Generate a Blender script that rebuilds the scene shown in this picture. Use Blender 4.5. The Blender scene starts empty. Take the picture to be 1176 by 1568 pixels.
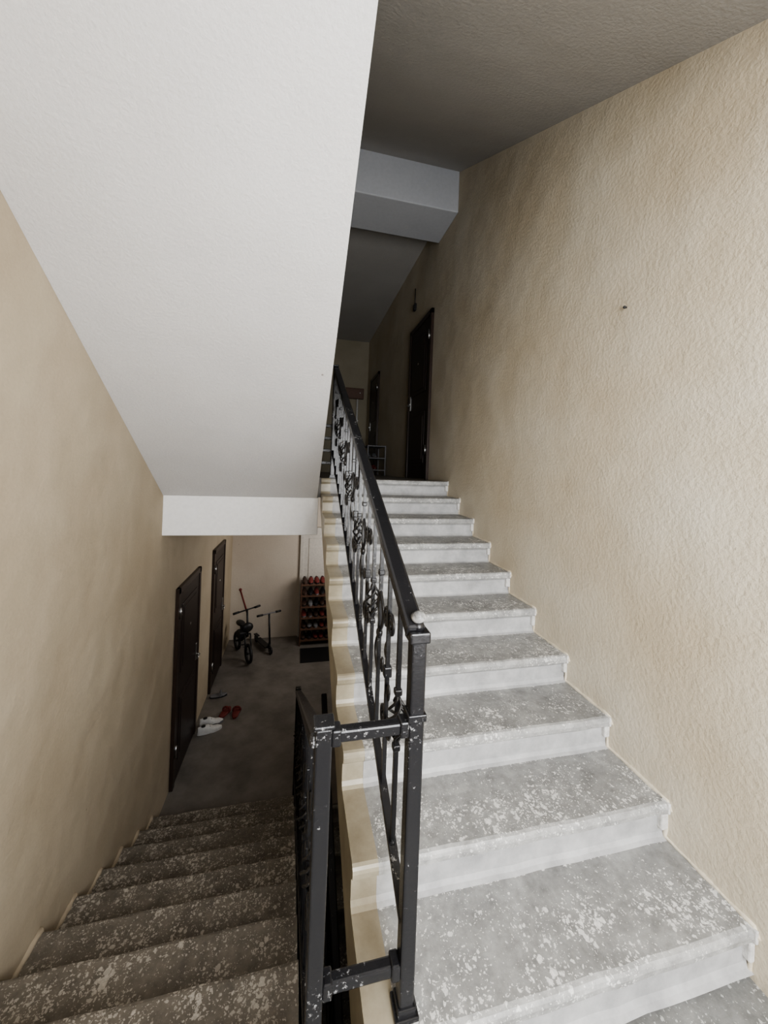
import bpy, bmesh, math, random
from mathutils import Vector, Matrix
random.seed(4)
S = bpy.context.scene
COL = S.collection

# ------------------------------------------------------------------ dimensions (metres, eye = z 0)
R, G = 0.152, 0.30
RL = 0.164
XR, XL = 1.522, -1.14
Y1 = 3.60            # floor edge
ZU = -0.097          # upper floor
ZM = -1.64           # half landing
ZL = -3.28           # lower floor
YB = -1.0            # window wall
YE = 8.6             # end wall up
YEL = 7.4            # end wall low

# ------------------------------------------------------------------ materials
def new_mat(name):
    m = bpy.data.materials.new(name); m.use_nodes = True
    nt = m.node_tree; b = nt.nodes['Principled BSDF']
    return m, nt, b
def N(nt, t, **kw):
    n = nt.nodes.new(t)
    for k, v in kw.items():
        if hasattr(n, k): setattr(n, k, v)
        else: n.inputs[k].default_value = v
    return n
def coords(nt):
    return N(nt, 'ShaderNodeTexCoord').outputs['Object']
def noise(nt, co, scale, detail=4, rough=.55):
    n = N(nt, 'ShaderNodeTexNoise'); n.inputs['Scale'].default_value = scale
    n.inputs['Detail'].default_value = detail; n.inputs['Roughness'].default_value = rough
    nt.links.new(co, n.inputs['Vector']); return n.outputs['Fac']
def ramp(nt, fac, stops):
    r = N(nt, 'ShaderNodeValToRGB'); cr = r.color_ramp
    while len(cr.elements) > 1: cr.elements.remove(cr.elements[-1])
    cr.elements[0].position = stops[0][0]; cr.elements[0].color = (*stops[0][1], 1)
    for p, c in stops[1:]:
        e = cr.elements.new(p); e.color = (*c, 1)
    nt.links.new(fac, r.inputs['Fac']); return r.outputs['Color']
def mix(nt, fac, a, b, mode='MIX'):
    m = N(nt, 'ShaderNodeMix'); m.data_type = 'RGBA'; m.blend_type = mode
    for s, v in ((0, fac), (6, a), (7, b)):
        if hasattr(v, 'links'): nt.links.new(v, m.inputs[s])
        elif isinstance(v, (int, float)): m.inputs[s].default_value = v
        else: m.inputs[s].default_value = (*v, 1)
    return m.outputs[2]
def math_(nt, op, a, b=0):
    m = N(nt, 'ShaderNodeMath'); m.operation = op
    for i, v in enumerate((a, b)):
        if hasattr(v, 'links'): nt.links.new(v, m.inputs[i])
        else: m.inputs[i].default_value = v
    return m.outputs[0]
def bump(nt, b, h, strength, dist, prev=None):
    n = N(nt, 'ShaderNodeBump'); n.inputs['Strength'].default_value = strength
    n.inputs['Distance'].default_value = dist
    nt.links.new(h, n.inputs['Height'])
    if prev: nt.links.new(prev, n.inputs['Normal'])
    nt.links.new(n.outputs['Normal'], b.inputs['Normal']); return n.outputs['Normal']

def stucco(name, c1, c2, grain=55, st=.55, blotch=1.3, wave=.2, knocks=True):
    m, nt, b = new_mat(name); co = coords(nt)
    big = noise(nt, co, blotch, 3)
    col = ramp(nt, big, [(.32, c1), (.68, c2)])
    fine = noise(nt, co, grain*1.6, 4, .6)
    col = mix(nt, .25, col, ramp(nt, fine, [(.3, (.8, .8, .8)), (.65, (1.05, 1.05, 1.05))]), 'MULTIPLY')
    if knocks:
        v = N(nt, 'ShaderNodeTexVoronoi'); v.inputs['Scale'].default_value = 2.3; nt.links.new(co, v.inputs['Vector'])
        k = math_(nt, 'LESS_THAN', v.outputs['Distance'], .018)
        col = mix(nt, math_(nt, 'MULTIPLY', k, .6), col, (.16, .13, .10))
    nt.links.new(col, b.inputs['Base Color'])
    b.inputs['Roughness'].default_value = .9; b.inputs['Specular IOR Level'].default_value = .2
    g = noise(nt, co, grain, 5, .62)
    n1 = bump(nt, b, noise(nt, co, 2.6, 2), wave, .06)
    bump(nt, b, g, st, .012, n1)
    return m
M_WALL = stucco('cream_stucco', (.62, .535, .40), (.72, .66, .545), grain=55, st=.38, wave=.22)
M_WALLL = stucco('cream_stucco_shaded', (.45, .375, .275), (.55, .475, .365), grain=40, st=.2, wave=.35)  # darker copy of the cream stucco, left side's shade put into the colour
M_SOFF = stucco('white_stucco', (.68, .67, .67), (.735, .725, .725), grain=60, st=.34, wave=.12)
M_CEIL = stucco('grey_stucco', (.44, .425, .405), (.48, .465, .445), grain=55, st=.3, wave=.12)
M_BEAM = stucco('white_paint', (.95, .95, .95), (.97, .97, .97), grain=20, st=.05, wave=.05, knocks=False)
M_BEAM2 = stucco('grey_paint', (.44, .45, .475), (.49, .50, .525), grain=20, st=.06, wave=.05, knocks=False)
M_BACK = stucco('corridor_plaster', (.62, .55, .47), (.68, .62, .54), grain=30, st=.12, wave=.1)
M_BACKU = stucco('corridor_plaster_shaded', (.30, .27, .20), (.36, .32, .25), grain=30, st=.12, wave=.1)  # darker copy of the corridor plaster, dimness of the upper end painted in

def terrazzo(name, base1, base2, chip, dens=.30, edge=None, op=.75):
    """edge=(y0, sign): nosing line of the flight, chips are most exposed close to the nosing"""
    m, nt, b = new_mat(name); co = coords(nt)
    col = ramp(nt, noise(nt, co, 3.4, 6, .65), [(.3, base1), (.7, base2)])
    stain = noise(nt, co, 16, 7, .72)
    col = mix(nt, .8, col, ramp(nt, stain, [(.32, (.5, .5, .5)), (.66, (1.15, 1.15, 1.15))]), 'MULTIPLY')
    mp = N(nt, 'ShaderNodeMix'); mp.data_type = 'VECTOR'
    nn = N(nt, 'ShaderNodeTexNoise'); nn.inputs['Scale'].default_value = 60; nn.inputs['Detail'].default_value = 3
    nt.links.new(co, nn.inputs['Vector'])
    mp.inputs[0].default_value = .025
    nt.links.new(co, mp.inputs[4]); nt.links.new(nn.outputs['Color'], mp.inputs[5])
    wv = mp.outputs[1]
    patch = ramp(nt, noise(nt, co, 5.5, 5, .65), [(.38, (.40,)*3), (.58, (1,)*3)])
    if edge:
        sx = N(nt, 'ShaderNodeSeparateXYZ'); nt.links.new(co, sx.inputs[0])
        t = math_(nt, 'MULTIPLY', math_(nt, 'SUBTRACT', sx.outputs[1], edge[0]), edge[1]/G)
        t = math_(nt, 'ADD', t, 100.0)
        fr = math_(nt, 'FRACT', t)
        wr = ramp(nt, fr, [(0, (1,)*3), (.45, (.98,)*3), (.8, (.6,)*3), (1, (.5,)*3)])
        patch = math_(nt, 'MULTIPLY', patch, wr)
    for sc, th, o in ((150, dens, op), (80, dens*1.05, op), (42, dens*.85, op)):
        v = N(nt, 'ShaderNodeTexVoronoi'); v.inputs['Scale'].default_value = sc
        nt.links.new(wv, v.inputs['Vector'])
        sep = N(nt, 'ShaderNodeSeparateColor'); nt.links.new(v.outputs['Color'], sep.inputs[0])
        lim = math_(nt, 'MULTIPLY', math_(nt, 'SUBTRACT', sep.outputs[0], .36), th*1.75)
        lim = math_(nt, 'MULTIPLY', lim, patch)
        d = math_(nt, 'SUBTRACT', lim, v.outputs['Distance'])
        f = math_(nt, 'MULTIPLY', d, 9)
        cl = N(nt, 'ShaderNodeClamp'); nt.links.new(f, cl.inputs[0])
        col = mix(nt, math_(nt, 'MULTIPLY', cl.outputs[0], o), col, chip)
    nt.links.new(col, b.inputs['Base Color'])
    b.inputs['Roughness'].default_value = .48
    bump(nt, b, stain, .2, .012)
    return m
M_TERR = terrazzo('terrazzo_grey', (.245, .245, .24), (.39, .39, .38), (.78, .77, .75), .64, edge=(.90, 1), op=.72)
M_NOSE = terrazzo('terrazzo_nosing', (.36, .36, .355), (.50, .50, .49), (.74, .74, .72), .5)
M_TERRB = terrazzo('terrazzo_shaded_brown', (.14, .122, .10), (.21, .188, .155), (.50, .46, .40), .68, edge=(3.62, -1), op=.7)  # dim warm bounce light of the descending flight painted in as brown

def paint(name, c1, c2, rough=.5, sc=6, st=.15):
    m, nt, b = new_mat(name); co = coords(nt)
    f = noise(nt, co, sc, 6, .65)
    nt.links.new(ramp(nt, f, [(.3, c1), (.65, c2)]), b.inputs['Base Color'])
    b.inputs['Roughness'].default_value = rough
    bump(nt, b, f, st, .01)
    return m
M_RISER = paint('riser_whitewash', (.33, .33, .335), (.52, .52, .52), .55, 8, .3)
M_RISERB = paint('riser_shaded_brown', (.22, .19, .15), (.30, .26, .21), .6)  # browner riser copy, same bounce light put into the colour
M_STRING = paint('beige_gloss_paint', (.25, .215, .155), (.39, .345, .26), .32)
M_STRINGE = paint('cream_gloss_paint', (.33, .29, .215), (.50, .455, .355), .32)
M_PLAST = paint('plaster_lump', (.5, .49, .47), (.72, .71, .69), .8, 40, .4)
M_FLOORL = paint('concrete_floor', (.14, .128, .115), (.24, .22, .20), .5, 3, .1)
M_FLOORM = terrazzo('terrazzo_landing', (.20, .20, .19), (.30, .30, .29), (.6, .6, .58), .45)

def metal_black():
    m, nt, b = new_mat('black_enamel_scuffed'); co = coords(nt)
    f = noise(nt, co, 75, 6, .75); g = noise(nt, co, 9, 3)
    s = math_(nt, 'MULTIPLY', f, math_(nt, 'ADD', g, .5))
    col = ramp(nt, s, [(.0, (.008, .008, .010)), (.66, (.014, .014, .016)), (.74, (.34, .34, .34))])
    nt.links.new(col, b.inputs['Base Color']); b.inputs['Roughness'].default_value = .25
    b.inputs['Specular IOR Level'].default_value = .6
    bump(nt, b, f, .3, .004)
    return m
M_BLK = metal_black()
def flat(name, c, rough=.5, metallic=0, var=.15):
    m, nt, b = new_mat(name); co = coords(nt)
    f = noise(nt, co, 25, 3)
    c2 = tuple(x*(1-var) for x in c)
    nt.links.new(ramp(nt, f, [(.3, c2), (.7, c)]), b.inputs['Base Color'])
    b.inputs['Roughness'].default_value = rough; b.inputs['Metallic'].default_value = metallic
    return m
M_DOOR = flat('dark_brown_leatherette', (.026, .016, .014), .4)
M_DOORF = flat('dark_brown_frame', (.040, .025, .02), .35)
M_STEEL = flat('brushed_steel', (.6, .6, .6), .3, 1)
M_WDOOR = flat('white_door_paint', (.66, .63, .58), .5)
M_RED = flat('red_fabric', (.20, .04, .035), .7)
M_BROWN = flat('brown_leather', (.07, .04, .03), .6)
M_WHITE = flat('white_rubber', (.75, .75, .74), .6)
M_DARK = flat('dark_plastic', (.02, .02, .022), .45)
M_GREY = flat('grey_fabric', (.2, .2, .21), .8)
M_WOOD = flat('brown_wood', (.14, .075, .05), .5)
M_CAP = paint('worn_cap', (.015, .015, .015), (.5, .5, .49), .35, 26, .2)

# ------------------------------------------------------------------ mesh helpers
def link(ob, parent=None):
    COL.objects.link(ob)
    if parent: ob.parent = parent
    return ob
def empty(name):
    e = bpy.data.objects.new(name, None); e.empty_display_size = .1
    COL.objects.link(e); return e
class Build:
    def __init__(s, name, mats):
        s.bm = bmesh.new(); s.name = name; s.mats = mats
    def box(s, lo, hi, mi=0, bev=0, M=None):
        lo = Vector(lo); hi = Vector(hi)
        r = bmesh.ops.create_cube(s.bm, size=1)
        vs = r['verts']
        c = (lo+hi)/2; d = hi-lo
        for v in vs:
            v.co = Vector((v.co.x*d.x, v.co.y*d.y, v.co.z*d.z)) + c
        fs = list({f for v in vs for f in v.link_faces})
        if bev:
            es = list({e for v in vs for e in v.link_edges})
            rr = bmesh.ops.bevel(s.bm, geom=es, offset=bev, segments=2, affect='EDGES', profile=.5)
            fs = list(set(rr['faces']) | {f for v in rr['verts'] for f in v.link_faces})
            vs = list({v for f in fs for v in f.verts})
        for f in fs: f.material_index = mi
        if M:
            for v in vs: v.co = M @ v.co
        return s
    def cyl(s, p0, p1, r0, r1=None, seg=16, mi=0, smooth=True):
        p0 = Vector(p0); p1 = Vector(p1); r1 = r0 if r1 is None else r1
        d = p1-p0; q = d.to_track_quat('Z', 'Y').to_matrix().to_4x4()
        r = bmesh.ops.create_cone(s.bm, cap_ends=True, segments=seg, radius1=r0, radius2=r1, depth=d.length,
                                  matrix=Matrix.Translation((p0+p1)/2) @ q)
        for f in {f for v in r['verts'] for f in v.link_faces}:
            f.material_index = mi; f.smooth = smooth and len(f.verts) == 4
        return s
    def ball(s, c, rad, mi=0, sc=(1, 1, 1), seg=16):
        M = Matrix.Translation(c) @ Matrix.Diagonal((*sc, 1))
        r = bmesh.ops.create_uvsphere(s.bm, u_segments=seg, v_segments=seg//2+2, radius=rad, matrix=M)
        for f in {f for v in r['verts'] for f in v.link_faces}:
            f.material_index = mi; f.smooth = True
        return s
    def torus(s, c, Rr, rr, axis='X', mi=0, seg=28, ss=8):
        c = Vector(c); rows = []
        for i in range(seg):
            a = 2*math.pi*i/seg; row = []
            for j in range(ss):
                b = 2*math.pi*j/ss
                u = (Rr+rr*math.cos(b))*math.cos(a); v = (Rr+rr*math.cos(b))*math.sin(a); w = rr*math.sin(b)
                p = {'X': (w, u, v), 'Y': (u, w, v), 'Z': (u, v, w)}[axis]
                row.append(s.bm.verts.new(c+Vector(p)))
            rows.append(row)
        for i in range(seg):
            for j in range(ss):
                f = s.bm.faces.new((rows[i][j], rows[(i+1) % seg][j], rows[(i+1) % seg][(j+1) % ss], rows[i][(j+1) % ss]))
                f.material_index = mi; f.smooth = True
        return s
    def prism(s, prof, x0, x1, labels=None, cap=0, segs=1, jit=0):
        """profile (y,z) swept along X; labels = material index per profile edge; jit = slight hand-cast unevenness"""
        n = len(prof)
        rows = []
        for q in range(segs+1):
            x = x0+(x1-x0)*q/segs
            jy = {}
            row = []
            for i, (y, z) in enumerate(prof):
                key = i//11
                if jit and key not in jy: jy[key] = (random.uniform(-jit, jit), random.uniform(-jit, jit))
                dy, dz = jy[key] if jit and i < n-4 else (0, 0)
                row.append(s.bm.verts.new((x, y+dy, z+dz*.5)))
            rows.append(row)
        for q in range(segs):
            a, b = rows[q], rows[q+1]
            for i in range(n):
                j = (i+1) % n
                f = s.bm.faces.new((a[i], a[j], b[j], b[i]))
                f.material_index = labels[i] if labels else 0
        for f in (s.bm.faces.new(rows[0]), s.bm.faces.new(list(reversed(rows[-1])))): f.material_index = cap
        return s
    def done(s, parent=None, recalc=True):
        if recalc: bmesh.ops.recalc_face_normals(s.bm, faces=s.bm.faces)
        me = bpy.data.meshes.new(s.name); s.bm.to_mesh(me); s.bm.free()
        for m in s.mats: me.materials.append(m)
        ob = bpy.data.objects.new(s.name, me)
        return link(ob, parent)
def tubes(name, splines, mat, parent=None, res=3):
    cu = bpy.data.curves.new(name+'_c', 'CURVE'); cu.dimensions = '3D'
    cu.bevel_depth = 1.0; cu.bevel_resolution = res; cu.use_fill_caps = True
    for pts, r, cyc in splines:
        sp = cu.splines.new('POLY'); sp.points.add(len(pts)-1); sp.use_cyclic_u = cyc
        for i, p in enumerate(pts):
            rr = r[i] if isinstance(r, (list, tuple)) else r
            sp.points[i].co = (*p, 1); sp.points[i].radius = rr
        sp.use_smooth = True
    tmp = bpy.data.objects.new(name+'_t', cu); COL.objects.link(tmp)
    dg = bpy.context.evaluated_depsgraph_get(); dg.update()
    me = bpy.data.meshes.new_from_object(tmp.evaluated_get(dg))
    bpy.data.objects.remove(tmp); bpy.data.curves.remove(cu)
    me.name = name; me.materials.clear(); me.materials.append(mat)
    for p in me.polygons: p.use_smooth = True
    ob = bpy.data.objects.new(name, me)
    return link(ob, parent)

# ------------------------------------------------------------------ room shell
def wall(name, lo, hi, mat):
    return Build(name, [mat]).box(lo, hi).done()
ZB, ZT = -5.1, 4.2
wall('wall_right', (XR, YB-.2, ZB), (XR+.2, YE+.2, ZT), M_WALL)
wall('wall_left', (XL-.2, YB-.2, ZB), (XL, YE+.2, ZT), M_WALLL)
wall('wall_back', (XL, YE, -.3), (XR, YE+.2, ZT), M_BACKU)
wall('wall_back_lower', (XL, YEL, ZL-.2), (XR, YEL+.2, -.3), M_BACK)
wall('wall_back_basement', (XL, 3.95, ZB), (XR, 4.1, ZL-.2), M_BACK)
WX0, WX1, WZ0, WZ1 = .15, 1.42, -.85, 1.0
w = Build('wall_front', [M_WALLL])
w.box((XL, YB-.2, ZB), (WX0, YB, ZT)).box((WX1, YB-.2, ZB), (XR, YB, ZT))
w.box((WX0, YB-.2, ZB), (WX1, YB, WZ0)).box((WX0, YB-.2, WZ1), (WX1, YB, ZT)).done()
w = Build('window_1', [M_WHITE])
for x in (WX0, (WX0+WX1)/2-.025, WX1-.05):
    w.box((x, YB-.14, WZ0), (x+.05, YB-.08, WZ1), bev=.006)
for z in (WZ0, WZ1-.05):
    w.box((WX0, YB-.139, z), (WX1, YB-.081, z+.05), bev=.006)
w.done()
Build('floor', [M_FLOORL]).box((XL, Y1+.03, ZL-.2), (XR, YEL, ZL)).done()
Build('floor_upper', [M_FLOORL]).box((XL, Y1+.03, ZU-.19), (XR, YE, ZU)).done()
Build('floor_landing', [M_FLOORM]).box((XL, YB, ZM-.2), (XR, .92, ZM)).done()
Build('floor_landing_lower', [M_FLOORM]).box((XL, YB, ZB), (XR, 3.95, ZM-3.2)).done()
Build('beam_lower', [M_BEAM]).box((XL, Y1, -.645), (.20, Y1+.28, ZU-.192), bev=.006).done()
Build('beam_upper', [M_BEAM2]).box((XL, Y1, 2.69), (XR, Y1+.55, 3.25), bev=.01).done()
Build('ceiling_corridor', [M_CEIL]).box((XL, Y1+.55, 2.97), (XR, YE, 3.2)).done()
CS = .572
SS = .69
ZS = -.292
XO = .186
yl = .74
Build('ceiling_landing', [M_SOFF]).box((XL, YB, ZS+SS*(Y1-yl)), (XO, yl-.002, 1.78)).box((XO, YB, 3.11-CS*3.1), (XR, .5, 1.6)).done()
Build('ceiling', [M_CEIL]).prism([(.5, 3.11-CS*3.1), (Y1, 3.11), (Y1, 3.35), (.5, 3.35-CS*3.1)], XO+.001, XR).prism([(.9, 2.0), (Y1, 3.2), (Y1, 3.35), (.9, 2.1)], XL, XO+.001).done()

# ------------------------------------------------------------------ stairs
def stair_profile(y0, z0, n, sgn, soffit, lip=.026, nose=.045, r=R):
    """returns closed profile and per-edge labels 0 tread 1 riser 2 nosing 3 soffit"""
    P = []; L = []
    for k in range(n):
        yk = y0+sgn*G*k; z = z0+r*k
        def p(dy, z_, lab): P.append((yk+sgn*dy, z_)); L.append(lab)
        p(lip-.022, z-r+.001, 1); p(lip-.008, z-r+.007, 1); p(lip, z-r+.022, 1)
        p(lip, z-nose-.014, 1); p(lip-.01, z-nose-.002, 2)
        p(.009, z-nose, 2); p(.002, z-nose+.007, 2); p(0, z-.020, 2); p(.003, z-.010, 2); p(.009, z-.003, 2); p(.020, z, 0)
    P.append((y0+sgn*(G*(n-1)+lip+.004), z0+r*(n-1))); L.append(3)
    for q in soffit: P.append(q); L.append(3)
    L[-1] = 1
    return P, L
def ragged_edge(e, x, y0, z0, n, sgn, r, ra, mat):
    """thick ragged lower edge of the wall plaster, following the steps"""
    key = []
    for k in range(n):
        yk = y0+sgn*G*k; z = z0+r*k
        key += [(yk+sgn*.018, z-r+.004), (yk+sgn*.016, z-.035), (yk-sgn*.002, z-.02), (yk+sgn*.01, z+.002)]
    pts, rad = [], []
    for (a, b), (c, d) in zip(key[:-1], key[1:]):
        m = max(1, int(math.hypot(c-a, d-b)/.03))
        for i in range(m):
            t = i/m
            pts.append((x, a+(c-a)*t+random.uniform(-.002, .002), b+(d-b)*t+random.uniform(-.002, .002)))
            rad.append(ra*random.uniform(.6, 1.35))
    tubes('plaster_edge', [(pts, rad, False)], mat, e, res=2)
def staircase(name, x0, x1, y0, z0, n, sgn, soffit, mt, mr, mn, cap, strip=None, r=R, ends=None, jit=.0025, edge=None):
    e = empty(name)
    prof, lab = stair_profile(y0, z0, n, sgn, soffit, r=r)
    if strip:
        Build('stringer', [M_STRING, M_STRINGE, M_STRINGE, M_SOFF]).prism(prof, strip[0], strip[1], lab, 1).done(e)
    Build('steps', [mt, mr, mn, M_SOFF, cap]).prism(prof, x0, x1, lab, 4, segs=14, jit=jit).done(e)
    if ends:   # plaster daubs where each nosing runs into the wall
        b = Build('plaster_daubs', [M_PLAST])
        for k in range(n):
            yk = y0+sgn*G*k; z = z0+r*k; rr = random.random
            b.box((ends-.022-.012*rr(), yk+.004, z-.045-.045-.02*rr()), (ends, yk+.034, z-.044), bev=.006)
            b.box((ends-.012, yk-.004, z-.04), (ends, yk+.03, z+.003), bev=.003)
        b.done(e)
    if edge: ragged_edge(e, edge[0], y0, z0, n, sgn, r, edge[1], edge[2])
    return e
z0r = ZU-9*R
sof = [(Y1+.03, ZU-.28), (.93, ZM-.20), (.93, ZM)]
staircase('staircase', .31, XR-.001, .90, z0r, 10, 1, sof, M_TERR, M_RISER, M_NOSE, M_STRINGE, strip=(.222, .31), ends=XR-.001, edge=(XR-.001, .008, M_WALL))
sof2 = [(y, z-3.19) for y, z in sof]
staircase('staircase', .31, XR-.001, .90, z0r-3.19, 10, 1, sof2, M_TERR, M_RISER, M_NOSE, M_STRINGE, strip=(.222, .31))
sof = [(.93, ZM-.28), (3.62, ZL-.2), (3.62, ZL)]
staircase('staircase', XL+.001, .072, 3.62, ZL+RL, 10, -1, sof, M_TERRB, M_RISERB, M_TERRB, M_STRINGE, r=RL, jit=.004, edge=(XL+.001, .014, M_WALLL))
sof = [(yl, 1.74), (yl, ZS+SS*(Y1-yl)), (Y1, ZS), (Y1, ZU), (3.9, ZU)]
staircase('staircase', XL+.001, XO, 3.88, ZU+.182, 10, -1, sof, M_TERR, M_RISER, M_NOSE, M_SOFF, r=.182, jit=0)

# ------------------------------------------------------------------ railings
def scroll(y, z, s, x, sz=.05):
    pts = []
    for i in range(26):
        t = i/25; a = t*1.75*2*math.pi; r = sz*(1-t*.82)
        pts.append((x, y+s*(r*math.cos(a)-sz), z+r*math.sin(a)*1.15))
    return pts
def railing(name, x, ya, za, yb, zb, foot, hr=.027, step=.14):
    e = empty(name)
    sl = (zb-za)/(yb-ya)
    H = lambda y: za+sl*(y-ya)
    L = math.hypot(yb-ya, zb-za); ang = math.atan2(zb-za, yb-ya)
    M = Matrix.Translation((x, ya, za)) @ Matrix.Rotation(ang, 4, 'X')
    b = Build('handrail', [M_BLK]); b.box((-hr, -.01, -.018), (hr, L+.01, .018), bev=.009, M=M)
    b.box((-.012, 0, -.03), (.012, L, -.012), M=M)
    lowM = Matrix.Translation((x, ya, za-foot)) @ Matrix.Rotation(ang, 4, 'X')
    b.box((-.014, 0, -.008), (.014, L, .008), bev=.003, M=lowM)
    b.done(e)
    sp = []; lv = Build('baluster_leaves', [M_BLK])
    bb = Build('balusters', [M_BLK])
    n = int(abs(yb-ya)/step)
    s = 1 if yb > ya else -1
    for i in range(1, n+1):
        y = ya+s*step*i
        if abs(y-yb) < .06: continue
        zt = H(y)-.02; zb_ = H(y)-foot
        bb.box((x-.007, y-.007, zb_-(.0 if i % 2 else .05)), (x+.007, y+.007, zt))
        zm = (zt+zb_)/2
        if i % 3 == 1:
            for q in range(4):
                pts = []
                for t in range(13):
                    u = t/12; a = q*math.pi/2+u*2*math.pi; r = .030*math.sin(math.pi*u)
                    pts.append((x+r*math.cos(a), y+r*math.sin(a), zm-.075+.15*u))
                sp.append((pts, .0045, False))
            bb.box((x-.012, y-.012, zm+.075), (x+.012, y+.012, zm+.095), bev=.004)
            bb.box((x-.012, y-.012, zm-.095), (x+.012, y+.012, zm-.075), bev=.004)
        elif i % 3 == 2:
            for d in (-1, 1):
                sp.append((scroll(y+d*.0, zm+.17, d, x, .036), .0055, False))
                sp.append(([(a, bq, 2*(zm-.17)-c) for a, bq, c in scroll(y, zm-.17, -d, x, .036)], .0055, False))
            bb.box((x-.014, y-.014, zm-.018), (x+.014, y+.014, zm+.018), bev=.004)
            lv.ball((x, y+.026, zm+.06), .020, sc=(.35, .7, 1.5)); lv.ball((x, y-.026, zm-.06), .020, sc=(.35, .7, 1.5))
        else:
            sp.append(([(x, y+.055*math.sin(2*math.pi*t/16), zm+.16*(t/8-1)) for t in range(17)], .006, False))
            lv.ball((x, y, zm), .018, sc=(.7, 1, 1.2))
            lv.ball((x+.004, y+.045, zm+.10), .019, sc=(.4, .7, 1.5)); lv.ball((x+.004, y-.045, zm-.10), .019, sc=(.4, .7, 1.5))
            bb.box((x-.012, y-.012, zm+.22), (x+.012, y+.012, zm+.24), bev=.004)
    tubes('scrolls', sp, M_BLK, e); lv.done(e); bb.done(e)
    return e
def post(parent, x, y, zb, zt, w=.021, ball=False, base=True):
    b = Build('newel_post', [M_BLK, M_CAP])
    b.box((x-w, y-w, zb), (x+w, y+w, zt), bev=.005)
    if ball:
        b.box((x-w-.008, y-w-.008, zt-.03), (x+w+.008, y+w+.008, zt), bev=.005)
        b.cyl((x, y, zt), (x, y, zt+.02), .018, .012)
        b.ball((x, y, zt+.033), .021, 1, sc=(1, 1, .75))
        b.box((x-w-.005, y-w-.005, zt-.24), (x+w+.005, y+w+.005, zt-.22), bev=.003)
    else:
        b.box((x-w-.006, y-w-.006, zt), (x+w+.006, y+w+.006, zt+.012), bev=.004)
    if base:
        b.box((x-w-.012, y-w-.012, zb), (x+w+.012, y+w+.012, zb+.012), bev=.003)
        b.box((x-w-.005, y-w-.005, zb), (x+w+.005, y+w+.005, zb+.03), bev=.003)
    b.done(parent)
YP = .965; XPR, XPL = .334, .088
er = railing('stair_railing', .325, YP, -.43, Y1+.05, .975, .80)
post(er, XPR, YP, z0r, -.43, ball=True)
post(er, .325, Y1+.05, ZU, .99)
for z in (-.690, -1.34):
    tb = Build('link_bar', [M_BLK]); tb.box((XPL+.018, YP-.015, z-.016), (XPR-.018, YP+.015, z+.016), bev=.006)
    tb.box((XPR-.045, YP-.021, z-.022), (XPR-.020, YP+.021, z+.022), bev=.005)
    tb.box((XPL+.020, YP-.021, z-.022), (XPL+.045, YP+.021, z+.022), bev=.005)
    tb.done(er)
el = railing('stair_railing', .080, YP, -.70, Y1+.1, -2.19, .80)
post(el, XPL, YP, ZM-.12, -.662)
post(el, .080, Y1+.1, ZL, -2.16)
eu = railing('stair_railing', .14, Y1+.05, .95, 1.5, .95+.55*(Y1+.05-1.5), .8)
post(eu, .14, Y1+.08, ZU, .99)
lb = Build('link_bars', [M_BLK])
for z in (.05, .17, .29, .41):
    lb.box((.15, Y1+.05, z-.015), (.32, Y1+.08, z+.015), bev=.004)
lb.done(eu)
ed = railing('stair_railing', .325, YP, -.43-3.19, Y1+.05, .975-3.19, .80)
post(ed, .325, YP, z0r-3.19, -.43-3.19)

# ------------------------------------------------------------------ doors
def door(name, xw, f, y0, y1, z0, h=2.05, handle_far=True):
    e = empty(name)
    def bx(b, a0, a1, ya, yb, za, zb, mi=0, bev=.004):
        xs = sorted((xw+f*a0, xw+f*a1)); b.box((xs[0], ya, za), (xs[1], yb, zb), mi, bev)
    b = Build('frame', [M_DOORF])
    bx(b, .0, .035, y0, y0+.06, z0, z0+h); bx(b, .0, .035, y1-.06, y1, z0, z0+h); bx(b, .0, .035, y0, y1, z0+h-.06, z0+h)
    b.done(e)
    b = Build('leaf', [M_DOOR, M_STEEL])
    bx(b, .001, .025, y0+.055, y1-.055, z0+.01, z0+h-.055)
    ym = (y0+y1)/2; wd = (y1-y0)/2-.15
    for za, zb in ((z0+.2, z0+.85), (z0+1.1, z0+h-.2)):
        bx(b, .02, .032, ym-wd, ym+wd, za, zb, 0, .008)
        bx(b, .03, .037, ym-wd+.05, ym+wd-.05, za+.05, zb-.05, 0, .004)
    yh = y1-.11 if handle_far else y0+.11
    d = -1 if handle_far else 1
    bx(b, .02, .034, yh-.02, yh+.02, z0+.93, z0+1.13, 1)
    b.cyl((xw+f*.03, yh, z0+1.0), (xw+f*.075, yh, z0+1.0), .009, mi=1)
    b.cyl((xw+f*.07, yh, z0+1.0), (xw+f*.07, yh+d*.12, z0+1.0), .009, mi=1)
    b.cyl((xw+f*.02, ym, z0+1.5), (xw+f*.042, ym, z0+1.5), .014, mi=1)
    yq = y0+.05 if handle_far else y1-.05
    for zz in (z0+.3, z0+1.7):
        b.cyl((xw+f*.04, yq, zz), (xw+f*.04, yq, zz+.12), .01, mi=1)
    b.done(e)
    return e
door('door_1', XL, 1, 4.06, 4.94, ZL, 2.02)
door('door_2', XL, 1, 5.69, 6.52, ZL, 2.05)
door('door_3', XR, -1, 4.22, 5.10, ZU, 2.06, handle_far=True)
door('door_4', XR, -1, 7.25, 8.1, ZU, 2.06)
e = empty('door_5'); b = Build('panel', [M_WDOOR, M_STEEL])
b.box((.10, YEL-.05, ZL), (.17, YEL, ZL+2.1), bev=.004); b.box((.93, YEL-.05, ZL), (1.0, YEL, ZL+2.1), bev=.004)
b.box((.10, YEL-.05, ZL+2.04), (1.0, YEL, ZL+2.11), bev=.004); b.box((.16, YEL-.03, ZL+.01), (.94, YEL, ZL+2.05), bev=.004)
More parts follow.
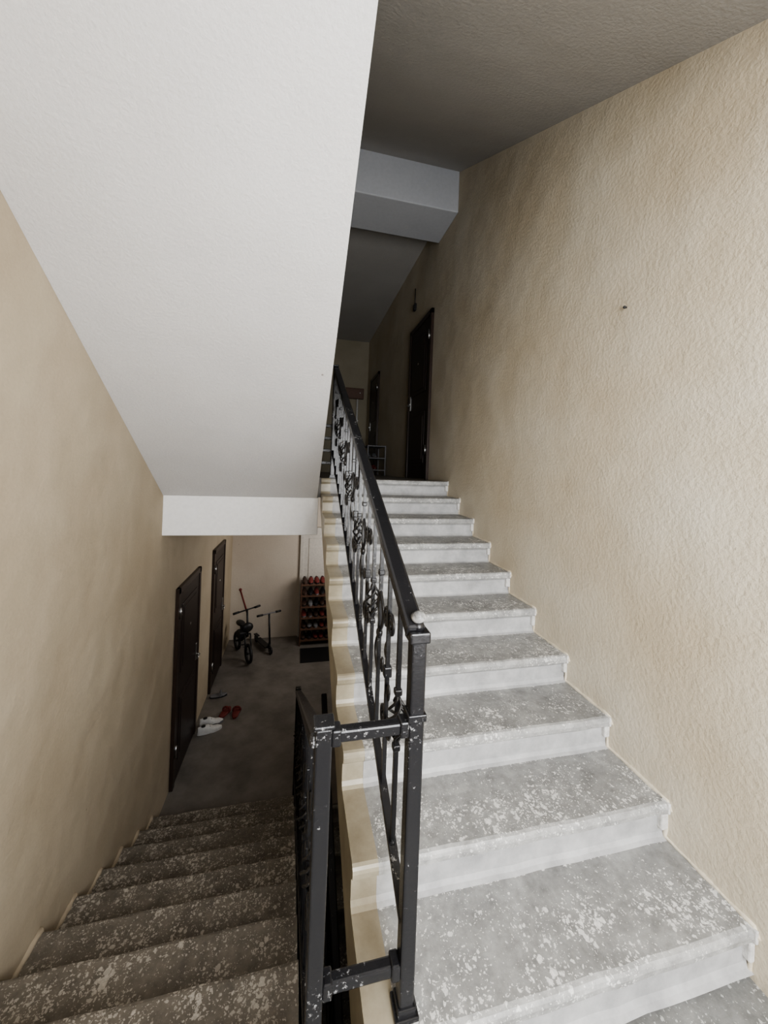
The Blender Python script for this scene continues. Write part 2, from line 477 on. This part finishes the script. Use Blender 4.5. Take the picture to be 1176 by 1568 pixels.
for za, zb in ((.15, .9), (1.05, 1.9)):
    b.box((.26, YEL-.042, ZL+za), (.84, YEL-.025, ZL+zb), bev=.008)
b.cyl((.24, YEL-.03, ZL+1), (.24, YEL-.08, ZL+1), .01, mi=1).cyl((.24, YEL-.075, ZL+1), (.36, YEL-.075, ZL+1), .009, mi=1)
b.done(e)

# ------------------------------------------------------------------ small things
def shoe(b, c, ang, mu, ms, L=.27, low=False):
    M = Matrix.Translation(c) @ Matrix.Rotation(ang, 4, 'Z')
    n = 12; rows = []
    for i in range(n+1):
        t = i/n; x = (t-.5)*L
        w = .030+.016*math.sin(math.pi*min(1, t*.95)) - (.024*max(0, (t-.85)/.15)) - (.010*max(0, (.12-t)/.12))
        if low: h = .012+.0*t
        else: h = .072 if t < .42 else .072-.040*min(1, (t-.42)/.25)-.014*max(0, (t-.8)/.2)
        row = []
        for j in range(9):
            a = math.pi*j/8
            row.append(b.bm.verts.new(M @ Vector((x, w*math.cos(a), .018+(h*math.sin(a)**.6 if 0 < j < 8 else 0)))))
        rows.append(row)
    for i in range(n):
        for j in range(8):
            f = b.bm.faces.new((rows[i][j], rows[i][j+1], rows[i+1][j+1], rows[i+1][j])); f.material_index = mu; f.smooth = True
    b.bm.faces.new(rows[0]).material_index = mu; b.bm.faces.new(list(reversed(rows[-1]))).material_index = mu
    if not low:   # dark foot opening and laces
        b.ball(tuple(M @ Vector((-L*.27, 0, .088))), .026, 1, sc=(1, 1, .25))
        for q in (.0, .022, .044):
            p0 = M @ Vector((q, -.022, .072-q*.7)); p1 = M @ Vector((q, .022, .072-q*.7)); b.cyl(p0, p1, .004, seg=6, mi=1)
    lo, hi = [], []
    for i in range(24):
        a = 2*math.pi*i/24; x = math.cos(a)*L*.52; w = (.048 if math.cos(a) > 0 else .04)*math.sin(a)
        lo.append(b.bm.verts.new(M @ Vector((x, w, 0)))); hi.append(b.bm.verts.new(M @ Vector((x, w, .022))))
    for i in range(24):
        j = (i+1) % 24; b.bm.faces.new((lo[i], lo[j], hi[j], hi[i])).material_index = ms
    b.bm.faces.new(lo).material_index = ms; b.bm.faces.new(hi).material_index = ms
    if low:
        pts = [M @ Vector((.03, .05*math.cos(a), .02+.05*math.sin(a))) for a in [math.pi*k/8 for k in range(9)]]
        for k in range(8): b.cyl(pts[k], pts[k+1], .012, seg=8, mi=mu)
b = Build('sneakers', [M_WHITE, M_DARK, M_GREY])
shoe(b, (-.94, 4.90, ZL), .35, 0, 0); shoe(b, (-.95, 5.04, ZL), .2, 0, 2); b.done()
b = Build('slippers', [M_RED, M_RED])
shoe(b, (-.82, 5.22, ZL), 1.2, 0, 1, .23, True); shoe(b, (-.68, 5.2, ZL), 1.5, 0, 1, .23, True); b.done()
b = Build('sandals', [M_GREY, M_DARK])
shoe(b, (-.98, 5.62, ZL), .2, 0, 1, .22, True); b.done()

def scooter(c, ang, H):
    e = empty('kick_scooter'); e.location = c; e.rotation_euler = (0, 0, ang)
    b = Build('frame', [M_DARK, M_GREY, M_WHITE])
    b.box((-.055, -.24, .07), (.055, .2, .095), 0, .01)
    b.torus((0, .30, .065), .048, .018, 'X', 0).cyl((-.012, .30, .065), (.012, .30, .065), .045, mi=1)
    b.torus((0, -.30, .065), .048, .018, 'X', 0).cyl((-.012, -.30, .065), (.012, -.30, .065), .045, mi=1)
    b.cyl((0, .2, .08), (0, .26, .2), .018).cyl((0, .30, .07), (0, .25, .2), .014)
    b.cyl((0, .265, .16), (0, .20, H), .016, mi=0).cyl((-.2, .2, H), (.2, .2, H), .011, mi=1)
    b.cyl((-.22, .2, H), (-.12, .2, H), .018).cyl((.12, .2, H), (.22, .2, H), .018)
    b.box((-.03, -.36, .12), (.03, -.22, .135), 0, .004)
    b.cyl((-.03, -.3, .065), (.03, -.3, .065), .01).cyl((-.03, .3, .065), (.03, .3, .065), .01)
    b.done(e)
scooter((-.50, 7.0, ZL), math.pi+.5, .68)
e = empty('kids_bicycle'); e.location = (-.82, 6.75, ZL); e.rotation_euler = (0, 0, .45)
b = Build('frame', [M_DARK, M_RED, M_GREY])
b.torus((0, -.30, .16), .135, .025, 'X').torus((0, .28, .16), .135, .025, 'X')
for cy in (-.30, .28):
    for k in range(8):
        a = k*math.pi/4; b.cyl((0, cy, .16), (0, cy+.125*math.cos(a), .16+.125*math.sin(a)), .004, seg=6, mi=2)
    b.cyl((-.04, cy, .16), (.04, cy, .16), .015)
for sx in (-.045, .045):
    b.cyl((sx, -.30, .16), (sx, -.23, .46), .012)
b.cyl((-.045, -.23, .46), (.045, -.23, .46), .014).cyl((0, -.24, .42), (0, -.16, .86), .016)
b.cyl((-.20, -.16, .82), (.20, -.14, .86), .012, mi=0).cyl((-.23, -.165, .82), (-.13, -.155, .83), .018).cyl((.13, -.145, .85), (.23, -.14, .865), .018)
b.cyl((0, -.22, .44), (0, .05, .26), .024, mi=0).cyl((0, .05, .26), (0, .28, .16), .016).cyl((0, .05, .26), (0, .12, .5), .016)
b.ball((0, .14, .52), .09, 0, sc=(.75, 1.4, .4)); b.cyl((-.07, 0.03, .18), (.07, .03, .18), .01).torus((0.03, .03, .18), .05, .006, 'X', 2)
b.ball((0, -.2, .56), .09, 0, sc=(1.1, .6, .9))
b.box((-.07, -.02, .28), (.07, .16, .42), 0, .03)
b.cyl((-.07, .0, 1.14), (0, -.16, .80), .014, mi=1); b.ball((-.07, 0, 1.15), .025, 1)
b.done(e)

def rack(name, lo, hi, shelves, mat, shoes):
    e = empty(name); x0, y0, z0 = lo; x1, y1, z1 = hi
    b = Build('shelf_frame', [mat])
    for x in (x0, x1-.02):
        for y in (y0, y1-.02): b.box((x, y, z0), (x+.02, y+.02, z1), bev=.003)
    for i in range(shelves):
        z = z0+.08+(z1-z0-.1)*i/(shelves-1)
        b.box((x0+.001, y0+.001, z), (x1-.001, y1-.001, z+.018), bev=.003)
    b.done(e)
    s = Build('stored_shoes', [M_RED, M_DARK, M_WHITE, M_BROWN, M_GREY])
    for i in range(shelves-(0 if shoes == 2 else 1)):
        z = z0+.098+(z1-z0-.1)*i/(shelves-1)
        x = x0+.07
        while x < x1-.05:
            shoe(s, (x, (y0+y1)/2, z), -1.57+random.uniform(-.1, .1), random.choice((0, 3, 1, 4)), random.choice((1, 1, 3, 4)), .24)
            x += .11
    s.done(e)
rack('shoe_rack', (.13, 6.95, ZL), (.78, 7.28, ZL+1.12), 6, M_WOOD, 2)
rack('shoe_rack', (1.16, 6.35, ZU), (1.49, 6.95, ZU+.52), 3, M_GREY, 1)
Build('door_mat', [M_DARK]).box((.15, 6.35, ZL), (.85, 6.85, ZL+.012), bev=.004).done()
e = empty('electric_cabinet'); b = Build('box', [M_WOOD, M_STEEL])
b.box((.98, YE-.10, 1.62), (1.42, YE-.001, 1.86), bev=.008).box((1.0, YE-.11, 1.64), (1.40, YE-.095, 1.84), bev=.006)
b.cyl((1.33, YE-.12, 1.75), (1.33, YE-.105, 1.75), .012, mi=1); b.done(e)
b = Build('wall_pipe', [M_WHITE]); b.cyl((1.28, YE-.06, ZU), (1.28, YE-.06, 1.61), .022)
for z in (.3, 1.1): b.box((1.25, YE-.09, z), (1.31, YE, z+.03), bev=.003)
b.done()
b = Build('wall_hook', [M_DARK]); b.cyl((XR, 1.5, .83), (XR-.012, 1.5, .83), .004).ball((XR-.012, 1.5, .83), .007).done()
b = Build('cable_box', [M_DARK]); b.box((XR-.03, 4.95, 2.24), (XR, 5.03, 2.33), bev=.006).cyl((XR-.012, 4.99, 2.33), (XR-.012, 4.99, 2.55), .006).done()

# ------------------------------------------------------------------ lights
def area(name, loc, rot, sx, sy, pw, col):
    l = bpy.data.lights.new(name, 'AREA'); l.shape = 'RECTANGLE'; l.size = sx; l.size_y = sy; l.energy = pw; l.color = col
    o = bpy.data.objects.new(name, l); o.location = loc; o.rotation_euler = rot; COL.objects.link(o); return o
area('window_daylight', ((WX0+WX1)/2, YB-.05, (WZ0+WZ1)/2), (math.radians(90), 0, 0), WX1-WX0-.02, WZ1-WZ0-.02, 90, (.97, .985, 1.0))
area('corridor_fill', (1.3, 5.9, -1.35), (math.radians(90), 0, math.radians(62)), .8, .9, 14, (1, .96, .92))  # unseen fill light added to brighten the lower corridor, no window modelled here
wd = bpy.data.worlds.new('World'); S.world = wd; wd.use_nodes = True
nt = wd.node_tree; sk = nt.nodes.new('ShaderNodeTexSky'); sk.sky_type = 'HOSEK_WILKIE'
nt.links.new(sk.outputs[0], nt.nodes['Background'].inputs[0]); nt.nodes['Background'].inputs[1].default_value = .6

# ------------------------------------------------------------------ camera
cd = bpy.data.cameras.new('camera'); cam = bpy.data.objects.new('camera', cd); COL.objects.link(cam); S.camera = cam
cd.sensor_fit = 'VERTICAL'; cd.sensor_height = 36; cd.lens = 36*570/1568; cd.clip_start = .02
cd.shift_y = -.041
yaw = math.radians(13.0); roll = math.radians(2.1)
cam.matrix_world = Matrix.Rotation(-yaw, 4, 'Z') @ Matrix.Rotation(math.radians(90), 4, 'X') @ Matrix.Rotation(roll, 4, 'Z')
S.view_settings.view_transform = 'AgX'
S.view_settings.look = 'AgX - Medium High Contrast'
S.view_settings.exposure = .66
